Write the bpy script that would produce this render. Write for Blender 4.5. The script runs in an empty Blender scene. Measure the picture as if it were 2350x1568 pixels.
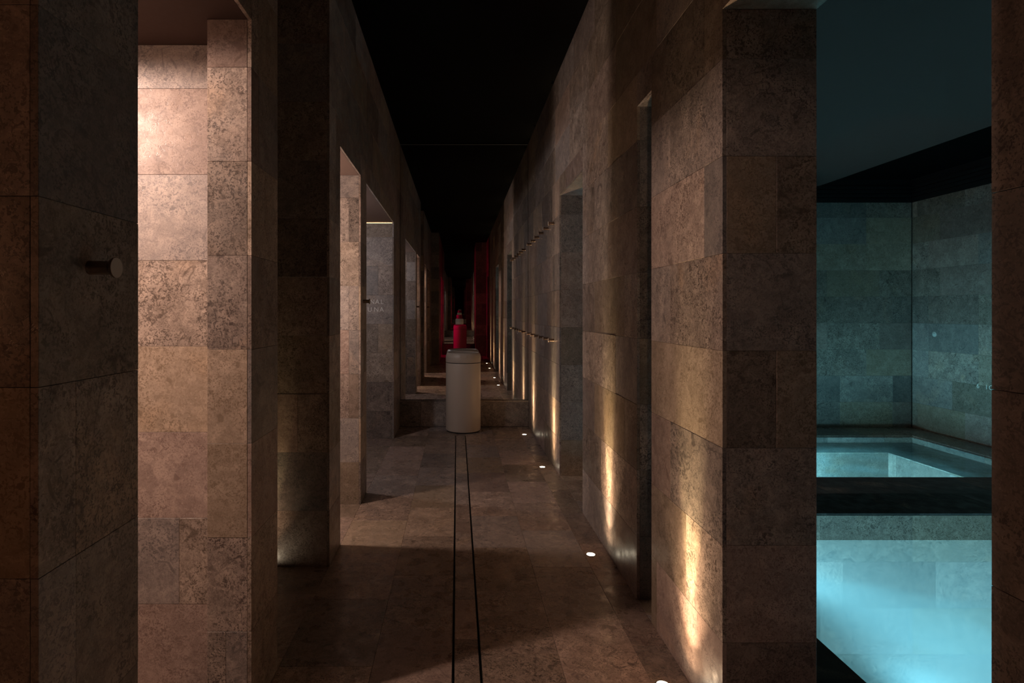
import bpy, math, random
from mathutils import Vector

# ------------------------------------------------------------------ camera / world / exposure
scene = bpy.context.scene
COL = scene.collection
F_PX, IMG_W = 1305.0, 2350.0
cam_d = bpy.data.cameras.new('camera')
cam_d.sensor_fit = 'HORIZONTAL'
cam_d.sensor_width = 36.0
cam_d.lens = F_PX * 36.0 / IMG_W
cam_d.shift_x = 126.0 / IMG_W
cam_d.shift_y = -66.0 / IMG_W
cam_d.clip_start = 0.02
cam = bpy.data.objects.new('camera', cam_d)
COL.objects.link(cam)
cam.location = (0, 0, 1.2)
cam.rotation_euler = (math.radians(90), 0, 0)
scene.camera = cam

world = bpy.data.worlds.new('world')
scene.world = world
world.use_nodes = True
world.node_tree.nodes['Background'].inputs[0].default_value = (0.0, 0.0, 0.0, 1)
world.node_tree.nodes['Background'].inputs[1].default_value = 0.0

vs = scene.view_settings
vs.view_transform = 'Standard'
vs.look = 'None'
vs.exposure = 0.12
vs.gamma = 1.0
vs.use_curve_mapping = False
cy = scene.cycles
cy.use_denoising = True
cy.max_bounces = 10
cy.glossy_bounces = 6
cy.diffuse_bounces = 3
cy.transparent_max_bounces = 8
cy.use_adaptive_sampling = True
cy.adaptive_threshold = 0.045
cy.sample_clamp_indirect = 4.0
cy.blur_glossy = 0.3

EYE = 1.2
COURSE, COFF = 0.2765, -0.014
TL = 0.553
XL, XR = -0.604, 0.753          # corridor wall faces
DOOR = 2.062                    # door head height
TOP = 2.99                      # corridor ceiling
T = 0.012                       # tile thickness
MIR = 6.03                      # mirror plane
BACK = -3.6                     # mirror behind the camera

# ------------------------------------------------------------------ materials
def new_mat(name):
    m = bpy.data.materials.new(name)
    m.use_nodes = True
    nt = m.node_tree
    return m, nt, nt.nodes['Principled BSDF']

def plain(name, col, rough=0.5, metal=0.0, spec=0.5, emit=None, estr=0.0, grain=0.0):
    m, nt, b = new_mat(name)
    b.inputs['Base Color'].default_value = (*col, 1)
    b.inputs['Roughness'].default_value = rough
    b.inputs['Metallic'].default_value = metal
    b.inputs['Specular IOR Level'].default_value = spec
    if emit:
        b.inputs['Emission Color'].default_value = (*emit, 1)
        b.inputs['Emission Strength'].default_value = estr
    if grain > 0:
        tc = nt.nodes.new('ShaderNodeTexCoord')
        n = nt.nodes.new('ShaderNodeTexNoise')
        n.inputs['Scale'].default_value = 60
        n.inputs['Detail'].default_value = 3
        nt.links.new(tc.outputs['Object'], n.inputs['Vector'])
        mr = nt.nodes.new('ShaderNodeMapRange')
        mr.inputs['To Min'].default_value = rough - grain
        mr.inputs['To Max'].default_value = rough + grain
        nt.links.new(n.outputs['Fac'], mr.inputs['Value'])
        nt.links.new(mr.outputs['Result'], b.inputs['Roughness'])
    return m

def stone(name, lo, hi, fleck, rough, vmin=0.68, vmax=1.17, per_object=True, warm=(0.52, 0.36, 0.24), bump=0.14, rvar=0.12, spec=0.5):
    m, nt, b = new_mat(name)
    N, L = nt.nodes, nt.links
    tc = N.new('ShaderNodeTexCoord')
    oi = N.new('ShaderNodeObjectInfo')
    off = N.new('ShaderNodeVectorMath'); off.operation = 'SCALE'
    off.inputs[0].default_value = (37.0, 91.0, 53.0)
    L.new(oi.outputs['Random'], off.inputs['Scale'])
    add = N.new('ShaderNodeVectorMath'); add.operation = 'ADD'
    L.new(tc.outputs['Object'], add.inputs[0])
    if per_object:
        L.new(off.outputs[0], add.inputs[1])
    P = add.outputs[0]

    def noise(scale, detail, rgh, dist=0.0):
        n = N.new('ShaderNodeTexNoise')
        n.inputs['Scale'].default_value = scale
        n.inputs['Detail'].default_value = detail
        n.inputs['Roughness'].default_value = rgh
        n.inputs['Distortion'].default_value = dist
        L.new(P, n.inputs['Vector'])
        return n.outputs['Fac']

    def ramp(src, a, c, va=0.0, vc=1.0):
        r = N.new('ShaderNodeMapRange')
        r.interpolation_type = 'SMOOTHSTEP'
        r.inputs['From Min'].default_value = a
        r.inputs['From Max'].default_value = c
        r.inputs['To Min'].default_value = va
        r.inputs['To Max'].default_value = vc
        L.new(src, r.inputs['Value'])
        return r.outputs['Result']

    def mix(fac, ca, cb, mode='MIX'):
        x = N.new('ShaderNodeMix'); x.data_type = 'RGBA'; x.blend_type = mode
        if isinstance(fac, float):
            x.inputs['Factor'].default_value = fac
        else:
            L.new(fac, x.inputs['Factor'])
        for sock, v in ((x.inputs['A'], ca), (x.inputs['B'], cb)):
            if isinstance(v, tuple):
                sock.default_value = (*v, 1)
            else:
                L.new(v, sock)
        return x.outputs['Result']

    def math_(op, a, c):
        x = N.new('ShaderNodeMath'); x.operation = op
        for i, v in enumerate((a, c)):
            if isinstance(v, float):
                x.inputs[i].default_value = v
            else:
                L.new(v, x.inputs[i])
        return x.outputs[0]

    cloud = noise(6.0, 4, 0.68, 0.8)
    col = mix(ramp(cloud, 0.36, 0.66), lo, hi)
    # warm iron stains inside some tiles
    stain = ramp(noise(2.3, 2, 0.55, 1.2), 0.58, 0.72, 0.0, 0.55)
    col = mix(stain, col, warm)
    # fine curly flecks, dark pits and pale shell bits, denser in some patches
    mott = ramp(noise(22.0, 4, 0.72, 0.9), 0.38, 0.62, 0.0, 0.55)
    col = mix(mott, col, tuple(c * 0.45 for c in lo))
    patch = ramp(noise(7.0, 2, 0.6, 0.8), 0.36, 0.60, 0.42, 1.0)
    fl = noise(78.0, 3, 0.66, 0.9)
    fine = noise(185.0, 1, 0.5, 0.0)
    flm = math_('MAXIMUM', ramp(fl, 0.545, 0.60), ramp(fine, 0.56, 0.635, 0.0, 0.9))
    flf = math_('MULTIPLY', flm, patch)
    col = mix(math_('MULTIPLY', flf, 0.9), col, fleck)
    pale = ramp(noise(85.0, 2, 0.65, 2.0), 0.57, 0.68, 0.0, 0.35)
    col = mix(pale, col, tuple(min(1, c * 1.5) for c in hi))
    blot = ramp(noise(13.0, 2, 0.55, 1.4), 0.64, 0.72, 0.0, 0.7)
    col = mix(blot, col, fleck)
    av = math_('ABSOLUTE', math_('SUBTRACT', noise(2.2, 3, 0.6, 1.6), 0.5), 0.0)
    vein = math_('MULTIPLY', ramp(av, 0.0, 0.009, 0.6, 0.0), ramp(noise(1.7, 0, 0.5), 0.5, 0.62))
    col = mix(vein, col, fleck)
    if per_object:
        tint = math_('FRACT', math_('MULTIPLY', oi.outputs['Random'], 7.31), 0.0)
        tf = math_('FRACT', math_('MULTIPLY', oi.outputs['Random'], 41.9), 0.0)
        hue = mix(ramp(tint, 0.30, 0.36), (0.31, 0.30, 0.31), mix(ramp(tint, 0.62, 0.68), (0.42, 0.29, 0.25), (0.50, 0.38, 0.25)))
        col = mix(ramp(tf, 0.0, 1.0, 0.04, 0.38), col, hue)
        val = ramp(math_('FRACT', math_('MULTIPLY', oi.outputs['Random'], 23.7), 0.0), 0.0, 1.0, vmin, vmax)
        hsv = N.new('ShaderNodeHueSaturation')
        L.new(col, hsv.inputs['Color'])
        L.new(val, hsv.inputs['Value'])
        col = hsv.outputs['Color']
    L.new(col, b.inputs['Base Color'])
    r = ramp(noise(14.0, 2, 0.6), 0.3, 0.7, rough - rvar, rough + rvar)
    L.new(r, b.inputs['Roughness'])
    b.inputs['Specular IOR Level'].default_value = spec
    bp = N.new('ShaderNodeBump')
    bp.inputs['Strength'].default_value = bump
    bp.inputs['Distance'].default_value = 0.002
    inv = math_('SUBTRACT', 1.0, ramp(fl, 0.545, 0.60))
    L.new(inv, bp.inputs['Height'])
    L.new(bp.outputs['Normal'], b.inputs['Normal'])
    return m

M = {}
M['stone'] = stone('fossil_limestone', (0.30, 0.245, 0.21), (0.47, 0.385, 0.325), (0.055, 0.040, 0.034), 0.42)
M['floor_stone'] = stone('floor_limestone', (0.30, 0.22, 0.175), (0.47, 0.35, 0.28), (0.055, 0.04, 0.033), 0.33, bump=0.2)
M['core'] = stone('limestone_body', (0.22, 0.18, 0.15), (0.33, 0.27, 0.23), (0.075, 0.055, 0.045), 0.6, per_object=False)
M['mortar'] = plain('grey_mortar', (0.16, 0.13, 0.11), 0.9)
M['deck'] = stone('dark_deck_stone', (0.035, 0.034, 0.033), (0.06, 0.058, 0.055), (0.012, 0.012, 0.012), 0.6, spec=0.25)
M['black'] = plain('black_ceiling_paint', (0.004, 0.004, 0.004), 0.95, spec=0.05)
M['blackwood'] = plain('black_slat_paint', (0.012, 0.012, 0.013), 0.7, spec=0.2, grain=0.1)
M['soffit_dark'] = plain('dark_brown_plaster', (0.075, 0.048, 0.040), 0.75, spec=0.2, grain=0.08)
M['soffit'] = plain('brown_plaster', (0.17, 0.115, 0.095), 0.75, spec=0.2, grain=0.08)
M['grey_ceiling'] = plain('grey_ceiling_paint', (0.135, 0.080, 0.072), 0.85, spec=0.2, grain=0.05)
M['mirror'] = plain('silvered_glass', (0.80, 0.80, 0.79), 0.0, metal=1.0)
M['mirror_edge'] = plain('polished_glass_edge', (0.45, 0.47, 0.46), 0.3)
M['hook'] = plain('bronze', (0.34, 0.25, 0.19), 0.26, metal=1.0, grain=0.06)
M['hook_face'] = plain('pale_peg_end', (0.60, 0.50, 0.42), 0.5, metal=0.0, grain=0.08)
M['bezel'] = plain('brushed_steel', (0.62, 0.58, 0.52), 0.3, metal=1.0, grain=0.08)
M['slot'] = plain('drain_black', (0.003, 0.003, 0.003), 0.9, spec=0.0)
M['steel'] = plain('drain_steel', (0.25, 0.23, 0.21), 0.35, metal=1.0, grain=0.08)
M['bin'] = plain('almond_enamel', (0.62, 0.53, 0.44), 0.34, grain=0.03)
M['bin_lid'] = plain('almond_lid_plastic', (0.56, 0.48, 0.40), 0.42, grain=0.03)
M['rubber'] = plain('black_rubber', (0.01, 0.01, 0.01), 0.7)
M['led'] = plain('warm_led', (1, 1, 1), 0.4, emit=(1.0, 0.62, 0.28), estr=9.0)
M['lens'] = plain('lamp_lens', (1, 1, 1), 0.4, emit=(1.0, 0.86, 0.62), estr=22.0)
M['letter'] = plain('pale_letters', (0.82, 0.80, 0.76), 0.45, grain=0.05)
M['lamp_body'] = plain('lamp_housing', (0.3, 0.28, 0.26), 0.5, metal=0.4)
M['pale'] = plain('pale_disc', (0.55, 0.56, 0.54), 0.5, grain=0.05)
M['pool_floor'] = stone('water_tinted_limestone', (0.34, 0.42, 0.43), (0.46, 0.55, 0.56), (0.20, 0.26, 0.27), 0.6, per_object=False)  # cyan of the lit water is put into this stone colour

def water_mat(name, tint, milk_col, milk_lo, milk_hi, scale):
    m = bpy.data.materials.new(name); m.use_nodes = True
    nt = m.node_tree; N, L = nt.nodes, nt.links
    N.remove(N['Principled BSDF'])
    out = N['Material Output']
    tc = N.new('ShaderNodeTexCoord')
    mp = N.new('ShaderNodeMapping')
    mp.inputs['Scale'].default_value = (1.0, 1.15, 1.0)
    L.new(tc.outputs['Object'], mp.inputs['Vector'])
    n = N.new('ShaderNodeTexNoise')
    n.inputs['Scale'].default_value = scale
    n.inputs['Detail'].default_value = 2.5
    n.inputs['Roughness'].default_value = 0.45
    n.inputs['Distortion'].default_value = 0.4
    L.new(mp.outputs['Vector'], n.inputs['Vector'])
    mr = N.new('ShaderNodeMapRange')
    mr.interpolation_type = 'SMOOTHSTEP'
    mr.inputs['From Min'].default_value = 0.35
    mr.inputs['From Max'].default_value = 0.68
    mr.inputs['To Min'].default_value = milk_lo
    mr.inputs['To Max'].default_value = milk_hi
    L.new(n.outputs['Fac'], mr.inputs['Value'])
    tr = N.new('ShaderNodeBsdfTransparent'); tr.inputs[0].default_value = (*tint, 1)
    tl = N.new('ShaderNodeBsdfTranslucent'); tl.inputs[0].default_value = (*milk_col, 1)
    mx = N.new('ShaderNodeMixShader')
    L.new(mr.outputs['Result'], mx.inputs[0])
    L.new(tr.outputs[0], mx.inputs[1]); L.new(tl.outputs[0], mx.inputs[2])
    gl = N.new('ShaderNodeBsdfGlossy'); gl.inputs['Roughness'].default_value = 0.03
    rp = N.new('ShaderNodeTexNoise')
    rp.inputs['Scale'].default_value = 9.0
    rp.inputs['Detail'].default_value = 2
    L.new(mp.outputs['Vector'], rp.inputs['Vector'])
    bp = N.new('ShaderNodeBump'); bp.inputs['Strength'].default_value = 0.06
    bp.inputs['Distance'].default_value = 0.01
    L.new(rp.outputs['Fac'], bp.inputs['Height'])
    L.new(bp.outputs['Normal'], gl.inputs['Normal'])
    fr = N.new('ShaderNodeFresnel'); fr.inputs['IOR'].default_value = 1.33
    mx2 = N.new('ShaderNodeMixShader')
    L.new(fr.outputs[0], mx2.inputs[0])
    L.new(mx.outputs[0], mx2.inputs[1]); L.new(gl.outputs[0], mx2.inputs[2])
    L.new(mx2.outputs[0], out.inputs['Surface'])
    return m

M['water_near'] = water_mat('milky_pool_water', (0.70, 0.95, 1.0), (0.45, 0.86, 1.0), 0.36, 0.70, 1.0)
M['water_far'] = water_mat('clear_pool_water', (0.60, 0.93, 1.0), (0.40, 0.85, 1.0), 0.10, 0.28, 2.2)

# ------------------------------------------------------------------ geometry helpers
MESH_CACHE = {}
def cbox_mesh(sx, sy, sz, c, mat):
    """chamfered box centred on its origin, shared between alike pieces"""
    key = (round(sx, 3), round(sy, 3), round(sz, 3), round(c, 4), mat)
    if key in MESH_CACHE:
        return MESH_CACHE[key]
    hx, hy, hz = sx / 2, sy / 2, sz / 2
    vs_, idx = [], {}
    for ax in range(3):
        for a in (-1, 1):
            for b_ in (-1, 1):
                for d in (-1, 1):
                    h = [hx - c, hy - c, hz - c]
                    h[ax] += c
                    idx[(ax, a, b_, d)] = len(vs_)
                    vs_.append((a * h[0], b_ * h[1], d * h[2]))
    fs = []
    def quad(l):
        fs.append(l)
    S = (-1, 1)
    for s in S:
        quad([idx[(0, s, a, b_)] for a, b_ in ((-1, -1), (1, -1), (1, 1), (-1, 1))])
        quad([idx[(1, a, s, b_)] for a, b_ in ((-1, -1), (1, -1), (1, 1), (-1, 1))])
        quad([idx[(2, a, b_, s)] for a, b_ in ((-1, -1), (1, -1), (1, 1), (-1, 1))])
    for a in S:
        for b_ in S:
            quad([idx[(0, a, b_, -1)], idx[(0, a, b_, 1)], idx[(1, a, b_, 1)], idx[(1, a, b_, -1)]])
            quad([idx[(0, a, -1, b_)], idx[(0, a, 1, b_)], idx[(2, a, 1, b_)], idx[(2, a, -1, b_)]])
            quad([idx[(1, -1, a, b_)], idx[(1, 1, a, b_)], idx[(2, 1, a, b_)], idx[(2, -1, a, b_)]])
            for d in S:
                fs.append([idx[(0, a, b_, d)], idx[(1, a, b_, d)], idx[(2, a, b_, d)]])
    # orient outwards
    out = []
    for f in fs:
        p = [Vector(vs_[i]) for i in f]
        n = (p[1] - p[0]).cross(p[2] - p[0])
        ctr = sum(p, Vector()) / len(p)
        out.append(f if n.dot(ctr) > 0 else f[::-1])
    me = bpy.data.meshes.new('block')
    me.from_pydata(vs_, [], out)
    me.materials.append(M[mat])
    MESH_CACHE[key] = me
    return me

class MB:
    def __init__(s): s.v, s.f = [], []
    def box(s, x0, x1, y0, y1, z0, z1):
        n = len(s.v)
        s.v += [(x0, y0, z0), (x1, y0, z0), (x1, y1, z0), (x0, y1, z0), (x0, y0, z1), (x1, y0, z1), (x1, y1, z1), (x0, y1, z1)]
        s.f += [[n + i for i in q] for q in ((0, 3, 2, 1), (4, 5, 6, 7), (0, 1, 5, 4), (1, 2, 6, 5), (2, 3, 7, 6), (3, 0, 4, 7))]
        return s
    def lathe(s, prof, seg=48):
        """profile of (radius, z), axis z"""
        n = len(s.v)
        k = len(prof)
        for i in range(seg):
            a = 2 * math.pi * i / seg
            for r, z in prof:
                s.v.append((r * math.cos(a), r * math.sin(a), z))
        for i in range(seg):
            j = (i + 1) % seg
            for q in range(k - 1):
                s.f.append([n + i * k + q, n + j * k + q, n + j * k + q + 1, n + i * k + q + 1])
        if prof[0][0] > 1e-6:
            s.f.append([n + i * k for i in range(seg)][::-1])
        if prof[-1][0] > 1e-6:
            s.f.append([n + i * k + k - 1 for i in range(seg)])
        return s
    def mesh(s, name, mat, smooth=False):
        me = bpy.data.meshes.new(name)
        me.from_pydata(s.v, [], s.f)
        me.materials.append(M[mat])
        if smooth:
            me.polygons.foreach_set('use_smooth', [True] * len(me.polygons))
            try:
                me.set_sharp_from_angle(angle=math.radians(40))
            except Exception:
                pass
        return me

def link(name, data, parent=None, loc=(0, 0, 0), rot=(0, 0, 0)):
    o = bpy.data.objects.new(name, data)
    COL.objects.link(o)
    o.parent = parent
    o.location = loc
    o.rotation_euler = rot
    return o

def tag(o, label=None, cat=None, group=None, kind=None):
    if label: o['label'] = label
    if cat: o['category'] = cat
    if group: o['group'] = group
    if kind: o['kind'] = kind
    return o

def structure(name, mb, mat, label=None):
    o = link(name, mb.mesh(name, mat))
    o['kind'] = 'structure'
    if label: o['label'] = label
    return o

rng = random.Random(11)
GAP = 0.0008
def tile(parent, axis, pos, facing, u0, u1, z0, z1, mat='stone', t=T, name='wall_tile'):
    u0, u1, z0, z1 = u0 + GAP / 2, u1 - GAP / 2, z0 + GAP / 2, z1 - GAP / 2
    L_, H_ = u1 - u0, z1 - z0
    if L_ < 0.006 or H_ < 0.006:
        return
    c = min(0.0005, L_ * 0.2, H_ * 0.2)
    jit = rng.uniform(-0.0004, 0.0004)
    m = pos - facing * t / 2 + jit
    if axis == 'x':
        me = cbox_mesh(t, L_, H_, c, mat); loc = (m, (u0 + u1) / 2, (z0 + z1) / 2)
    elif axis == 'y':
        me = cbox_mesh(L_, t, H_, c, mat); loc = ((u0 + u1) / 2, m, (z0 + z1) / 2)
    else:  # horizontal: u = x range, z = y range
        me = cbox_mesh(L_, H_, t, c, mat); loc = ((u0 + u1) / 2, (z0 + z1) / 2, m)
    link(name, me, parent, loc)

def rows(z0, z1):
    js = [COFF + k * COURSE for k in range(-8, 14)]
    js = [z for z in js if z0 + 0.02 < z < z1 - 0.02]
    e = [z0] + js + [z1]
    return list(zip(e[:-1], e[1:]))

def cuts(u0, u1, off, L=TL):
    k = math.floor((u0 - off) / L)
    js = []
    while off + k * L < u1:
        j = off + k * L
        if u0 + 0.05 < j < u1 - 0.05:
            js.append(j)
        k += 1
    e = [u0] + js + [u1]
    return list(zip(e[:-1], e[1:]))

def clad(parent, axis, pos, facing, u0, u1, z0, z1, holes=(), seed=0, L=TL, mat='stone'):
    """running-bond cladding of a wall plane; holes are (ua, ub, head height)"""
    r = random.Random(seed)
    for i, (za, zb) in enumerate(rows(z0, z1)):
        off = (i % 2) * L / 2 + r.choice((0, 0, L / 4, -L / 4)) + seed * 0.07
        segs = [(u0, u1, za)]
        for ha, hb, ht in sorted(holes):
            new = []
            for a, b_, zz in segs:
                if hb <= a or ha >= b_ or ht <= za + 0.005:
                    new.append((a, b_, zz)); continue
                if ha > a: new.append((a, ha, zz))
                if ht < zb - 0.01: new.append((max(a, ha), min(b_, hb), ht))
                if hb < b_: new.append((hb, b_, zz))
            segs = new
        for a, b_, zz in segs:
            for c0, c1 in cuts(a, b_, off, L):
                tile(parent, axis, pos, facing, c0, c1, zz, zb, mat)

# ------------------------------------------------------------------ corridor: left wall and its rooms
WT = 0.13                                     # left wall thickness
XLB = XL - WT
LEFT_END = MIR
left_open = [(-0.35, 0.82, DOOR), (1.077, 1.67, DOOR), (1.913, 2.69, 9.9), (2.94, 3.563, DOOR), (3.79, 5.42, DOOR)]
ROOM_X = -2.15
mb = MB()
ci, co = XL - T - 0.001, XLB                  # core between the cladding and the room side
prev = -1.0
for a, b_, ht in left_open:
    mb.box(co, ci, prev + (T + 0.001 if prev > -1 else 0), a - T - 0.001, 0, TOP)
    if ht < TOP:
        mb.box(co, ci, a - T, b_ + T, ht + 0.004, TOP)
    prev = b_
mb.box(co, ci, prev + T + 0.001, LEFT_END, 0, TOP)
for y0, y1 in ((-0.55, -0.45), (0.833, 0.93), (1.843, 1.90), (2.703, 2.80), (3.713, 3.778), (5.433, 5.55)):
    mb.box(ROOM_X, XLB, y0, y1, 0, TOP)
mb.box(ROOM_X - 0.1, ROOM_X, -0.55, 5.55, 0, TOP)
wall_left = structure('wall_left', mb, 'core', 'left corridor wall of brown fossil limestone tiles with tall doorways')
clad(wall_left, 'x', XL, 1, -1.0, MIR, 0, TOP, left_open, seed=3)
# jambs of the openings: far side faces the camera, near side faces the mirror
JX0, JX1 = XLB + T, XL - T
for a, b_, ht in left_open:
    z1 = min(ht, TOP)
    if b_ not in (2.69, 5.42, 0.82):
        clad(wall_left, 'y', b_, -1, XLB, JX1, 0, z1, seed=int(b_ * 100) % 17)
    clad(wall_left, 'y', a, 1, XLB, JX1, 0, z1, seed=int(abs(a) * 100) % 13)
clad(wall_left, 'y', 0.82, -1, -1.45, JX1, 0, DOOR, seed=2)
clad(wall_left, 'y', 1.83, -1, -1.45, XLB, 0, DOOR, seed=5, L=0.553)
clad(wall_left, 'y', 2.69, -1, -1.45, JX1, 0, TOP, seed=7)
clad(wall_left, 'y', 3.70, -1, -1.30, XLB, 0, DOOR, seed=8)
clad(wall_left, 'y', 5.42, -1, -1.45, JX1, 0, DOOR - 0.008, seed=9)

# the slabs reach the corridor only over the openings; over the piers they stay behind the wall
rooms = [((-0.45, 0.833), (-0.35, 0.82)), ((0.93, 1.843), (1.077, 1.67)), ((2.80, 3.713), (2.94, 3.563)), ((3.778, 5.433), (3.79, 5.42))]
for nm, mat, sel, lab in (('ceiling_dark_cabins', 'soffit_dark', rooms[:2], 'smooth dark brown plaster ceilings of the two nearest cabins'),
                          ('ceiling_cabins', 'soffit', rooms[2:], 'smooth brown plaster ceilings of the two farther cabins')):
    mb = MB()
    for (y0, y1), (a, b_) in sel:
        mb.box(ROOM_X, XLB - 0.001, y0, y1, DOOR, DOOR + 0.06)
        mb.box(XLB - 0.001, XL - T - 0.001, a, b_, DOOR, DOOR + 0.004)
    structure(nm, mb, mat, lab)

# ------------------------------------------------------------------ corridor: right wall
RT = 0.268
XRB = XR + RT
right_open = [(-2.45, -1.75, DOOR), (0.802, 1.614, DOOR), (2.204, 2.38, DOOR), (3.413, 4.183, DOOR)]
mb = MB()
ci, co = XR + T + 0.001, XRB
prev = -2.9
for a, b_, ht in right_open:
    mb.box(ci, co, prev + (T + 0.001 if prev > -2.9 else 0), a - T - 0.001, 0, TOP)
    mb.box(ci, co, a - T - 0.001, b_ + T + 0.001, ht + T + 0.001, TOP)
    prev = b_
mb.box(ci, co, prev + T + 0.001, MIR, 0, TOP)
wall_right = structure('wall_right', mb, 'core', 'right corridor wall of brown fossil limestone tiles washed by floor lights')
clad(wall_right, 'x', XR, -1, -2.9, MIR, 0, TOP, right_open, seed=5)
for a, b_, ht in right_open:
    clad(wall_right, 'y', b_, -1, XR + T, XRB, 0, DOOR, seed=int(abs(b_) * 100) % 19)
    clad(wall_right, 'y', a, 1, XR + T, XRB, 0, DOOR, seed=int(abs(a) * 100) % 11)
    for c0, c1 in cuts(a, b_, a + 0.553):
        tile(wall_right, 'z', DOOR, -1, XR + T, XRB, c0, c1)

# far end: low tiled plinth and mirror above it
mb = MB(); mb.box(XL, XR, MIR - 0.033, MIR + 0.06, 0, 0.262)
mb.box(XL, XR, MIR + 0.012, MIR + 0.06, 0.262, TOP)
wall_end = structure('wall_end', mb, 'core', 'end wall with a low limestone plinth under the mirror')
for c0, c1 in cuts(XL + 0.001, XR - 0.001, 0.17):
    tile(wall_end, 'y', MIR - 0.046, -1, c0, c1, 0.001, 0.262)
    tile(wall_end, 'z', 0.2745, 1, c0, c1, MIR - 0.046, MIR - 0.0045)

# behind the camera: the passage narrows towards a second mirror
NL, NR = -0.43, 0.47
mb = MB()
mb.box(-1.35, NL - T, -1.0 - 0.09, -1.0 - T, 0, TOP)
mb.box(NL - 0.13, NL - T, -2.5, -1.0 - T, 0, TOP)
mb.box(NL - 0.13, NL - T, BACK, -3.25, 0, TOP)
mb.box(NL - 0.13, NL - T, -3.25, -2.5, DOOR, TOP)
mb.box(-1.45, NL - 0.13, BACK, -3.35, 0, TOP)
mb.box(-1.45, NL - 0.13, -2.42, -2.32, 0, TOP)
mb.box(-1.45, -1.35, BACK, -1.0, 0, TOP)
mb.box(-1.35, NL - 0.13, -3.35, -2.42, DOOR, DOOR + 0.05)
mb.box(NR + T, XRB, BACK, -2.9 - T, 0, TOP)
mb.box(-0.56, XRB, BACK - 0.1, BACK - 0.012, 0, TOP)
mb.box(NL, NR, BACK - 0.012, BACK + 0.03, 0, 0.262)
mb.box(XRB, XRB + 0.5, -2.6, -2.5, 0, TOP)
mb.box(XRB, XRB + 0.5, -1.7, -1.6, 0, TOP)
mb.box(XRB + 0.4, XRB + 0.5, -2.5, -1.7, 0, TOP)
wall_back = structure('wall_back', mb, 'core', 'narrower end of the corridor behind the bin, reflected in the mirror')
clad(wall_back, 'y', -1.0, 1, XLB - 0.3, NL, 0, TOP, seed=4)
clad(wall_back, 'x', NL, 1, BACK + 0.05, -1.0 - T, 0, TOP, [(-3.25, -2.5, DOOR)], seed=6)
clad(wall_back, 'x', NR, -1, BACK + 0.05, -2.9 - T, 0, TOP, seed=8)
clad(wall_back, 'y', -2.9, 1, NR, XR + T, 0, TOP, seed=9)
for c0, c1 in cuts(NL + 0.001, NR - 0.001, 0.1):
    tile(wall_back, 'y', BACK + 0.043, 1, c0, c1, 0.001, 0.262)

# corridor ceiling
mb = MB(); mb.box(ROOM_X - 0.1, XRB, BACK - 0.1, MIR + 0.06, TOP, TOP + 0.06)
structure('ceiling', mb, 'black', 'matt black corridor ceiling')

# ------------------------------------------------------------------ corridor floor
DX0, DX1 = -0.0113, 0.078                    # drain strip
D_END = 5.55
mb = MB()
mb.box(ROOM_X, XRB, BACK - 0.1, MIR, -0.08, -0.0135)
mb.box(XRB, XRB + 0.5, -2.6, -1.6, -0.08, -0.0135)
floor = structure('floor', mb, 'mortar', 'brown limestone tile floor with a slight sheen')
FL = 0.452
cols = [(-1.72, -1.44), (-1.44, -1.16), (-1.16, -0.882), (-0.882, -0.604), (-0.604, -0.287), (-0.287, DX0), (DX1, 0.355), (0.355, 0.632), (0.632, XR + 0.002), (XR + 0.002, XRB)]
offs = [0.0, 0.2, 0.05, 0.17, 1.93, 2.145, 2.0, 2.23, 2.05, 0.0]
EDGE = 0.006
solid_left = []
for (x0, x1), off in zip(cols, offs):
    if x0 >= XR:
        spans = [(a + 0.0, b_) for a, b_, h in right_open]
    elif x1 <= XL + 1e-6 and x0 >= XL - 0.28 - 1e-6:
        spans = [(a, b_) for a, b_, h in left_open]
    elif x1 <= XL:
        spans = [(1.913, 2.69), (3.79, 5.42), (0.93, 1.83), (-0.45, 0.82), (2.80, 3.70)]
    else:
        spans = [(BACK + 0.05, MIR - 0.05)]
    for s0, s1 in spans:
        for c0, c1 in cuts(s0, s1, off, FL):
            xa, xb = x0, x1
            if xa == DX1: xa += EDGE
            if xb == DX0: xb -= EDGE
            tile(floor, 'z', 0.0, 1, xa, xb, c0, c1, 'floor_stone', name='floor_tile')
# gap between corridor floor and recess floors behind the 13 cm wall is inside the cabins only
# floor beyond the drain's end
for c0, c1 in cuts(D_END + 0.004, MIR - 0.05, 0.0, FL):
    tile(floor, 'z', 0.0, 1, DX0 - EDGE, DX1 + EDGE, c0, c1, 'floor_stone', name='floor_tile')
for c0, c1 in cuts(BACK + 0.05, -1.2, 0.0, FL):
    tile(floor, 'z', 0.0, 1, DX0 - EDGE, DX1 + EDGE, c0, c1, 'floor_stone', name='floor_tile')

# slot drain with tiled infill
drain = link('slot_drain', None, None, (0, 0, 0))
tag(drain, 'long double slot drain with tile infill running along the corridor floor', 'drain')
mb = MB(); mb.box(DX0 - EDGE + 0.001, DX1 + EDGE - 0.001, -1.2, D_END, -0.0132, -0.0122)
link('trough', mb.mesh('trough', 'slot'), drain)
for x in (DX0 - EDGE + 0.0005, DX1 + EDGE - 0.0020):
    mb = MB(); mb.box(x, x + 0.0015, -1.2, D_END, -0.012, 0.0003)
    link('steel_edge', mb.mesh('steel_edge', 'steel'), drain)
for x in (DX0 + 0.0010, DX1 - 0.0022):
    mb = MB(); mb.box(x, x + 0.0012, -1.2, D_END, -0.012, 0.0002)
    link('steel_edge', mb.mesh('steel_edge', 'steel'), drain)
ys = [-1.2, -0.9, -0.45, 0.0, 0.46, 0.92, 1.37, 1.83, 1.93, 2.09, 2.38, 2.74, 3.10, 3.55, 3.80, 4.25, 4.70, 5.15, D_END]
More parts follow.
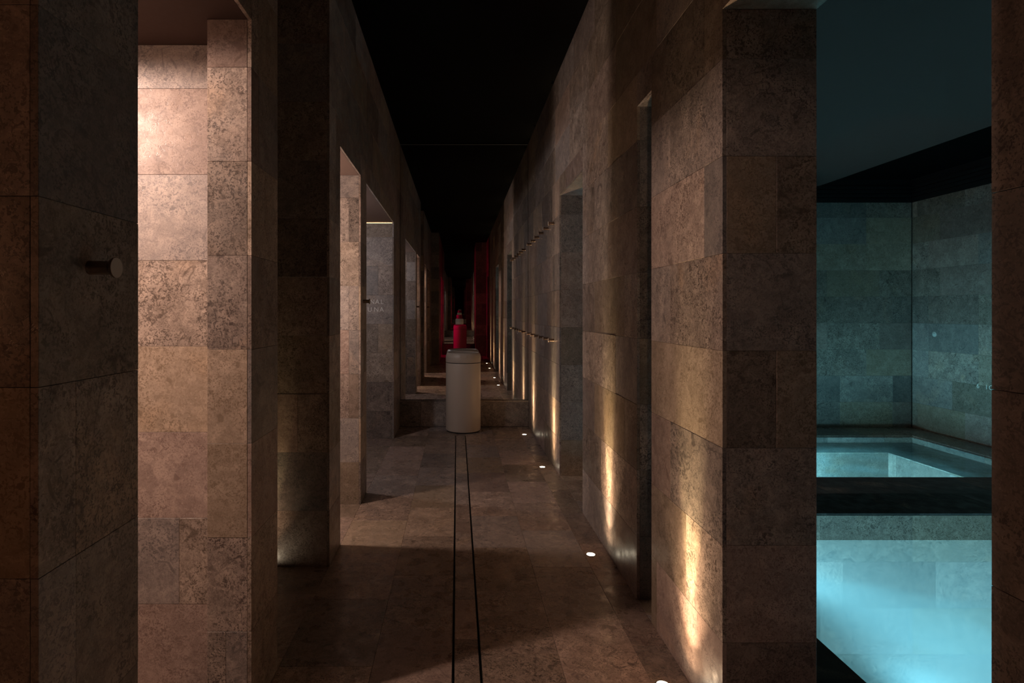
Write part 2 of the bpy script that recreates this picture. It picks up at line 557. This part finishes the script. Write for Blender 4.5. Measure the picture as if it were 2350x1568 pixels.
for c0, c1 in zip(ys[:-1], ys[1:]):
    tile(drain, 'z', 0.0, 1, DX0 + 0.0025, DX1 - 0.0025, c0, c1, 'floor_stone', name='infill_tile', t=0.011)

# ------------------------------------------------------------------ pool room
PB, PX = 5.97, 4.77                          # back wall plane, right wall plane
PF = -0.6                                    # front of the pool room
ZS = 2.357                                   # top of the stone
ZC = 2.527                                   # grey ceiling
mb = MB(); mb.box(XRB, PX + 0.1, PB + T + 0.001, PB + 0.12, -1.2, 2.7)
w = structure('wall_pool_back', mb, 'core', 'tiled wall behind the small pool, grey in the pool light')
clad(w, 'y', PB, -1, XRB, PX, 0, ZS, seed=12)
mb = MB(); mb.box(PX + T + 0.001, PX + 0.12, PF, PB + T, -1.2, 2.7)
w = structure('wall_pool_side', mb, 'core', 'tiled side wall of the pool room, with lettering')
clad(w, 'x', PX, -1, PF, PB - T, 0, ZS, seed=21)
mb = MB(); mb.box(XRB, PX + 0.1, PF - 0.1, PF, -1.2, 2.7)
structure('wall_pool_front', mb, 'core')
# black slatted cornice above the stone
mb = MB()
mb.box(XRB, PX, PB - 0.002, PB + T, ZS + 0.002, 2.60)
mb.box(PX - 0.002, PX + T, PF, PB, ZS + 0.002, 2.60)
tr = structure('trim_1', mb, 'blackwood', 'black slatted cornice above the pool room tiles')
for i in range(4):
    z = ZS + 0.012 + i * 0.042
    link('slat', MB().box(XRB, PX - 0.014, PB - 0.014, PB - 0.003, z, z + 0.034).mesh('slat', 'blackwood'), tr)
    link('slat', MB().box(PX - 0.014, PX - 0.003, PF, PB - 0.014, z, z + 0.034).mesh('slat', 'blackwood'), tr)
mb = MB(); mb.box(XRB, 3.79, PF, PB - 0.016, ZC, ZC + 0.05)
structure('ceiling_pool', mb, 'grey_ceiling', 'grey painted ceiling panel over the pools')
mb = MB(); mb.box(XRB, PX, PF, PB, 2.60, 2.66)
structure('ceiling_pool_black', mb, 'black', 'black ceiling strip along the pool room side wall')

# decks and basins (z measured from the corridor floor)
DN0, DN1 = 3.40, 4.15                        # divider deck
NX0, NX1, NY0 = 1.328, 4.45, 0.55            # near pool
FX0, FX1, FY1 = 1.55, 4.45, 5.56             # far pool
WN, WF = -0.16, -0.022                       # water levels
SH = -0.072                                  # shelf depth of the far pool
IX0, IX1, IY1, ID = 2.0, 3.92, 5.17, -0.33   # inner basin
NB = -1.15
mb = MB()
g = T + 0.002
mb.box(XRB, NX0 - g, PF, PB, NB - 0.1, -g)                          # strip by the corridor wall
mb.box(NX0 - g, PX, PF, NY0 - g, NB - 0.1, -g)                      # near deck
mb.box(NX1 + g, PX, NY0 - g, PB, NB - 0.1, -g)                      # side coping
mb.box(NX0 - g, NX1 + g, DN0 + g, DN1 - g, NB - 0.1, -g)            # divider
mb.box(NX0 - g, NX1 + g, FY1 + g, PB, NB - 0.1, -g)                 # back coping
mb.box(NX0 - g, FX0 - g, DN1 - g, FY1 + g, NB - 0.1, -g)
mb.box(NX0 - g, NX1 + g, NY0 - g, DN0 + g, NB - 0.1, NB - g)        # near pool bottom
mb.box(FX0 - g, IX0 - g, DN1 - g, FY1 + g, NB - 0.1, SH - g)        # shelves
mb.box(IX1 + g, FX1 + g, DN1 - g, FY1 + g, NB - 0.1, SH - g)
mb.box(IX0 - g, IX1 + g, IY1 + g, FY1 + g, NB - 0.1, SH - g)
mb.box(IX0 - g, IX1 + g, DN1 - g, IY1 + g, NB - 0.1, ID - g)
pool = structure('floor_pool', mb, 'mortar', 'pool deck and two sunken basins of limestone')
def deck(x0, x1, y0, y1, z, mat, off=0.0, L=TL, W=0.37):
    along_x = (x1 - x0) > (y1 - y0)
    if along_x:
        n = max(1, round((y1 - y0) / W))
        for i in range(n):
            ya, yb = y0 + (y1 - y0) * i / n, y0 + (y1 - y0) * (i + 1) / n
            for c0, c1 in cuts(x0, x1, off + i * L / 2, L):
                tile(pool, 'z', z, 1, c0, c1, ya, yb, mat, name='pool_tile')
    else:
        n = max(1, round((x1 - x0) / W))
        for i in range(n):
            xa, xb = x0 + (x1 - x0) * i / n, x0 + (x1 - x0) * (i + 1) / n
            for c0, c1 in cuts(y0, y1, off + i * L / 2, L):
                tile(pool, 'z', z, 1, xa, xb, c0, c1, mat, name='pool_tile')
deck(XRB, NX0, PF, PB, 0.0, 'deck', 0.2)
deck(NX0, PX, PF, NY0, 0.0, 'deck', 0.1)
deck(NX1, PX, NY0, PB, 0.0, 'floor_stone', 0.3)
deck(NX0, NX1, DN0, DN1, 0.0, 'deck', 0.0)
deck(NX0, NX1, FY1, PB, 0.0, 'floor_stone', 0.15)
deck(FX0, IX0, DN1, FY1, SH, 'stone', 0.1, W=0.45)
deck(IX1, FX1, DN1, FY1, SH, 'stone', 0.1, W=0.53)
deck(IX0, IX1, IY1, FY1, SH, 'stone', 0.25, W=0.4)
deck(IX0, IX1, DN1, IY1, ID, 'pool_floor', 0.1, W=0.5)
deck(NX0, NX1, NY0, DN0, NB, 'pool_floor', 0.1, W=0.56)
clad(pool, 'y', DN0, -1, NX0, NX1, NB, -0.013, seed=31)
clad(pool, 'x', NX1, -1, NY0, DN0, NB, -0.013, seed=32)
clad(pool, 'x', NX0, 1, NY0, DN0, NB, -0.013, seed=33)
clad(pool, 'y', FY1, -1, FX0, FX1, SH, -0.013, seed=34)
clad(pool, 'x', FX1, -1, DN1, FY1, SH, -0.013, seed=35)
clad(pool, 'y', IY1, -1, IX0, IX1, ID, SH - T, seed=36)
clad(pool, 'x', IX1, -1, DN1, IY1, ID, SH - T, seed=37)
clad(pool, 'x', IX0, 1, DN1, IY1, ID, SH - T, seed=38)

def water(x0, x1, y0, y1, z, mat, label):
    me = bpy.data.meshes.new('pool_water')
    nx, ny = 12, 12
    v = [(x0 + (x1 - x0) * i / nx, y0 + (y1 - y0) * j / ny, 0) for j in range(ny + 1) for i in range(nx + 1)]
    f = [[j * (nx + 1) + i, j * (nx + 1) + i + 1, (j + 1) * (nx + 1) + i + 1, (j + 1) * (nx + 1) + i] for j in range(ny) for i in range(nx)]
    me.from_pydata(v, [], f)
    me.materials.append(M[mat])
    o = link('pool_water', me, None, (0, 0, z))
    tag(o, label, 'water', kind='stuff')
    return o
water(NX0, NX1, NY0, DN0, WN, 'water_near', 'glowing milky turquoise water of the larger plunge pool next to the doorway')
water(FX0, FX1, DN1, FY1, WF, 'water_far', 'shallow clear turquoise water of the small pool beyond the dark deck')

# ------------------------------------------------------------------ mirrors
mo = link('wall_mirror', None, None, ((XL + XR) / 2, MIR - 0.001, 0.276))
tag(mo, 'tall frameless mirror above the low stone plinth, behind the beige bin', 'mirror')
hw, hh = (XR - XL) / 2 - 0.004, TOP - 0.276 - 0.012
gp = link('mirror_glass', MB().box(-hw, hw, 0.0, 0.004, 0.0, hh).mesh('mirror_glass', 'mirror'), mo)
mo.rotation_euler = (math.radians(0.20), 0, math.radians(-0.06))
link('mirror_edge', MB().box(-hw, hw, -0.001, 0.006, hh, hh + 0.003).mesh('mirror_edge', 'mirror_edge'), mo)
m2 = link('wall_mirror', None, None, ((NL + NR) / 2, BACK, 0.28))
tag(m2, 'second tall mirror closing the narrow end of the corridor, seen only by reflection', 'mirror')
hw2 = (NR - NL) / 2 - 0.004
link('mirror_glass', MB().box(-hw2, hw2, -0.004, 0.0, 0.0, TOP - 0.292).mesh('mirror_glass', 'mirror'), m2)

# ------------------------------------------------------------------ waste bins
def make_bin(loc, label, group=None, rz=0.0):
    r = link('waste_bin', None, None, loc, (0, 0, rz))
    tag(r, label, 'bin', group)
    link('base_ring', MB().lathe([(0.168, 0.0), (0.170, 0.003), (0.170, 0.012)], 64).mesh('base_ring', 'rubber', True), r)
    link('body', MB().lathe([(0.165, 0.008), (0.1735, 0.012), (0.177, 0.020), (0.177, 0.688), (0.1755, 0.693), (0.170, 0.694)], 96).mesh('body', 'bin', True), r)
    link('seam', MB().lathe([(0.1735, 0.692), (0.1735, 0.700)], 64).mesh('seam', 'rubber', True), r)
    lid = link('lid', MB().lathe([(0.170, 0.699), (0.1765, 0.700), (0.178, 0.705), (0.1785, 0.745), (0.1765, 0.765), (0.170, 0.783), (0.163, 0.793), (0.157, 0.797),
                                  (0.151, 0.796), (0.147, 0.790), (0.140, 0.787), (0.0, 0.792)], 96).mesh('lid', 'bin_lid', True), r)
    link('touch_pad', MB().box(-0.032, 0.032, -0.1785, -0.166, 0.752, 0.774).mesh('touch_pad', 'bin'), lid)
    return r
make_bin((0.063, 5.80, 0), 'beige round touch bin with domed lid in front of the mirror plinth')
make_bin((0.06, -3.25, 0), 'round bin lit red at the narrow end of the corridor, seen in the mirror', rz=math.pi)

# ------------------------------------------------------------------ hooks
def make_hook():
    stem = MB().lathe([(0.0115, 0.0), (0.0115, 0.034), (0.0125, 0.037)], 24).mesh('stem', 'hook', True)
    head = MB().lathe([(0.0125, 0.036), (0.0165, 0.041), (0.0172, 0.0425), (0.0172, 0.0445)], 28).mesh('head', 'hook', True)
    face = MB().lathe([(0.0165, 0.0445), (0.0165, 0.0452)], 28).mesh('face', 'hook_face', True)
    return stem, head, face
HK = make_hook()
def hook(x, y, z, side, label, group=None):
    r = link('wall_hook', None, None, (x, y, z), (0, side * math.pi / 2, 0))
    tag(r, label, 'hook', group)
    link('stem', HK[0], r); link('head', HK[1], r); h = link('face', HK[2], r)
    return r
hook(XL, 0.934, EYE + 0.074, 1, 'dark round wall peg with pale flat end beside the brightly lit doorway')
hook(XL, 3.655, EYE + 0.073, 1, 'dark wall peg standing out in front of the raised lettering')
ordn = ['first', 'second', 'third', 'fourth', 'fifth', 'last']
for row, z in (('upper', EYE + 0.694), ('lower', EYE - 0.213)):
    for i in range(6):
        y = 4.42 + i * 0.27
        hook(XR, y, z, -1, 'small dark peg, %s of the %s row from the wide doorway towards the mirror' % (ordn[i], row), '%s row of pegs on the right wall' % row)

# ------------------------------------------------------------------ recessed floor lights
def floor_light(x, y, label, watt=120.0, tilt=(0.0, 9.0), spill=0.014):
    r = link('floor_light', None, None, (x, y, 0.0))
    tag(r, label, 'light', 'recessed lights along the right wall')
    link('bezel', MB().lathe([(0.0200, 0.0002), (0.0205, 0.0022), (0.0255, 0.0024), (0.0268, 0.0006), (0.0268, 0.0)], 40).mesh('bezel', 'bezel', True), r)
    link('lens', MB().lathe([(0.019, 0.0004), (0.019, 0.0012)], 32).mesh('lens', 'lens', True), r)
    for nm, w_, size, z in (('beam', watt * 0.8, 21.0, 0.016), ('middle_beam', watt * 0.30, 36.0, 0.017), ('inner_spill', watt * 0.15, 66.0, 0.018), ('spill', watt * spill, 130.0, 0.020)):
        l = bpy.data.lights.new(nm, 'SPOT')
        l.energy = w_
        l.color = (1.0, 0.74, 0.38) if nm == 'beam' else (1.0, 0.66, 0.40)
        l.spot_size = math.radians(size)
        l.spot_blend = 1.0
        l.shadow_soft_size = 0.007
        link(nm, l, r, (0, 0, z), (math.pi + math.radians(tilt[0]), math.radians(tilt[1]), 0))
    return r
LX = 0.663
floor_light(LX, 5.60, 'small round recessed floor light next to the mirror plinth')
floor_light(LX, 4.42, 'small round recessed floor light at the corner of the wide doorway below the pegs')
floor_light(LX, 2.82, 'round recessed floor light between the narrow slot and the wide doorway')
floor_light(LX, 1.83, 'round recessed floor light at the pier between pool doorway and narrow slot')
floor_light(LX, 0.20, 'round recessed floor light on the near side of the pool doorway')
floor_light(LX, -0.90, 'round recessed floor light near the narrow end of the corridor')

# ------------------------------------------------------------------ cabin lamps
def wall_lamp(x, y, z, watt, col, label, size=0.06, facing=(1, 0)):
    r = link('wall_lamp', None, None, (x, y, z))
    tag(r, label, 'lamp')
    link('back_plate', MB().box(-0.012, 0.0, -0.05, 0.05, -0.09, 0.09).mesh('back_plate', 'lamp_body'), r)
    l = bpy.data.lights.new('bulb', 'POINT')
    l.energy = watt; l.color = col; l.shadow_soft_size = size
    link('bulb', l, r, (size + 0.03, 0, 0))
    return r
def downlight(x, y, z, watt, col, label, size=150.0, blend=0.6):
    r = link('ceiling_downlight', None, None, (x, y, z))
    tag(r, label, 'lamp')
    link('trim_ring', MB().lathe([(0.032, -0.001), (0.034, -0.004), (0.046, -0.004), (0.048, -0.001), (0.048, 0.0)], 32).mesh('trim_ring', 'bezel', True), r)
    l = bpy.data.lights.new('beam', 'SPOT')
    l.energy = watt; l.color = col; l.shadow_soft_size = 0.035
    l.spot_size = math.radians(size); l.spot_blend = blend
    link('beam', l, r, (0, 0, -0.02))
    return r
downlight(-1.52, 1.24, DOOR, 84.0, (1.0, 0.69, 0.55), 'ceiling downlight inside the brightly lit first cabin', 178.0, 0.15)
wall_lamp(-1.55, 3.01, 1.45, 43.0, (1.0, 0.74, 0.61), 'wall lamp inside the second lit cabin')
wall_lamp(-1.55, 4.10, 1.75, 18.0, (0.96, 0.88, 0.90), 'wall lamp inside the cabin with lettering')
wall_lamp(-1.55, 0.30, 1.30, 2.6, (1.0, 0.44, 0.22), 'dim wall lamp inside the nearest dark cabin')
wall_lamp(-1.34, -2.90, 1.30, 22.0, (1.0, 0.0, 0.11), 'red lamp in the recess near the second mirror')
fl_ = floor_light(-0.875, 2.60, 'recessed floor light inside the dark side passage', 11.0, (-9.0, 0.0), 0.006)

# slim light slot on top of the tiles in the cabin with lettering
led = link('light_strip', None, None, (-1.03, 5.4265, DOOR - 0.008))
tag(led, 'thin warm light strip under the ceiling above the raised lettering', 'light')
link('channel', MB().box(-0.41, 0.41, -0.004, 0.004, 0.0004, 0.0014).mesh('channel', 'lamp_body'), led)
link('diffuser', MB().box(-0.41, 0.41, -0.0035, 0.0035, 0.0014, 0.0030).mesh('diffuser', 'led'), led)

# underwater lamps
def pool_lamp(x, y, z, watt, col, label, aim=(1.0, 0.0, -0.2), cone=150.0, k=1.0):
    aim = Vector(aim).normalized()
    flat = Vector((aim.x, aim.y, 0)).normalized()
    r = link('pool_lamp', None, None, (x, y, z))
    tag(r, label, 'lamp')
    h = link('housing', MB().lathe([(0.07 * k, 0.0), (0.075 * k, 0.01), (0.06 * k, 0.02)], 28).mesh('housing', 'bezel', True), r)
    h.rotation_euler = flat.to_track_quat('Z', 'Y').to_euler()
    l = bpy.data.lights.new('bulb', 'SPOT')
    l.energy = watt; l.color = col; l.shadow_soft_size = 0.05 * k
    l.spot_size = math.radians(cone); l.spot_blend = 1.0
    o = link('bulb', l, r, tuple(flat * 0.10))
    o.rotation_euler = aim.to_track_quat('-Z', 'Y').to_euler()
CY = (0.50, 0.91, 1.0)
pool_lamp(NX0 + 0.004, 1.95, -0.50, 42.0, CY, 'underwater lamp in the wall of the larger pool by the corridor', cone=176.0)
pool_lamp(NX0 + 0.004, 3.00, -0.50, 30.0, CY, 'underwater lamp of the larger pool beside the dark deck', cone=172.0)
pool_lamp(2.9, NY0 + 0.004, -0.50, 190.0, CY, 'added unseen underwater lamp brightening the larger pool towards the dark deck', (0.1, 1.0, -0.20), 100.0)  # extra lamp, added to brighten the divider face and the water
pool_lamp(IX0 + 0.004, 4.62, -0.068, 240.0, (0.44, 0.89, 1.0), 'underwater lamp in the basin of the small pool', (1.0, 0.12, -0.34), 128.0, 0.6)

# ------------------------------------------------------------------ lettering
def lettering(lines, origin, ux, n_dir, cap, label, step, adv, pos=None):
    """each character becomes its own raised letter; ux = reading direction, n_dir = outward"""
    r = link('wall_lettering', None, None, origin)
    tag(r, label, 'lettering')
    dg = bpy.context.evaluated_depsgraph_get()
    ux, nd = Vector(ux), Vector(n_dir)
    ang = math.atan2(ux.y, ux.x)
    for li, text in enumerate(lines):
        for ci_, ch in enumerate(text):
            if ch == ' ':
                continue
            cu = bpy.data.curves.new('letter_curve', 'FONT')
            cu.body = ch
            cu.size = cap / 0.70
            cu.extrude = 0.0012
            cu.offset = -0.0004
            cu.align_x = 'CENTER'
            tmp = bpy.data.objects.new('tmp_letter', cu)
            COL.objects.link(tmp)
            bpy.context.view_layer.update()
            dg = bpy.context.evaluated_depsgraph_get()
            me = bpy.data.meshes.new_from_object(tmp.evaluated_get(dg))
            bpy.data.objects.remove(tmp)
            me.materials.clear()
            me.materials.append(M['letter'])
            o = link('letter', me, r)
            k = ci_ - len(text) + 1 if adv < 0 else ci_
            o.location = ux * (pos[li][ci_] if pos else k * abs(adv)) + Vector((0, 0, -li * step)) + nd * 0.0018
            o.rotation_euler = (math.radians(90), 0, ang)
    return r
px = lambda x, d: (x - 1049) * d / F_PX
K = 5.42 / F_PX
lettering(['NAL', 'UNA'], (px(865, 5.42), 5.42, EYE + (718 - 697.7) * K), (1, 0, 0), (0, -1, 0), 0.044,
          'pale raised letters reading NAL and UNA on the grey doorway side', 17.9 * K, 0.05,
          [[(x - 865) * K for x in (854.2, 865.8, 876.8)], [(x - 865) * K for x in (848.8, 863.6, 876.0)]])
lettering(['6 IC'], (PX, 5.205, EYE - 0.69), (0, -1, 0), (-1, 0, 0), 0.042, 'small pale characters 6 IC on the pool room side wall', 0.06, 0.042)

b_ = link('wall_disc', None, None, (PX, 5.68, EYE - 0.215), (0, -math.pi / 2, 0))  # raised disc for the round pale spot on this wall
tag(b_, 'small round pale disc on the pool room side wall', 'button')
link('plate', MB().lathe([(0.026, 0.0), (0.026, 0.004), (0.022, 0.007)], 28).mesh('plate', 'pale', True), b_)
link('disc_centre', MB().lathe([(0.012, 0.006), (0.012, 0.010), (0.009, 0.012)], 24).mesh('disc_centre', 'pale', True), b_)
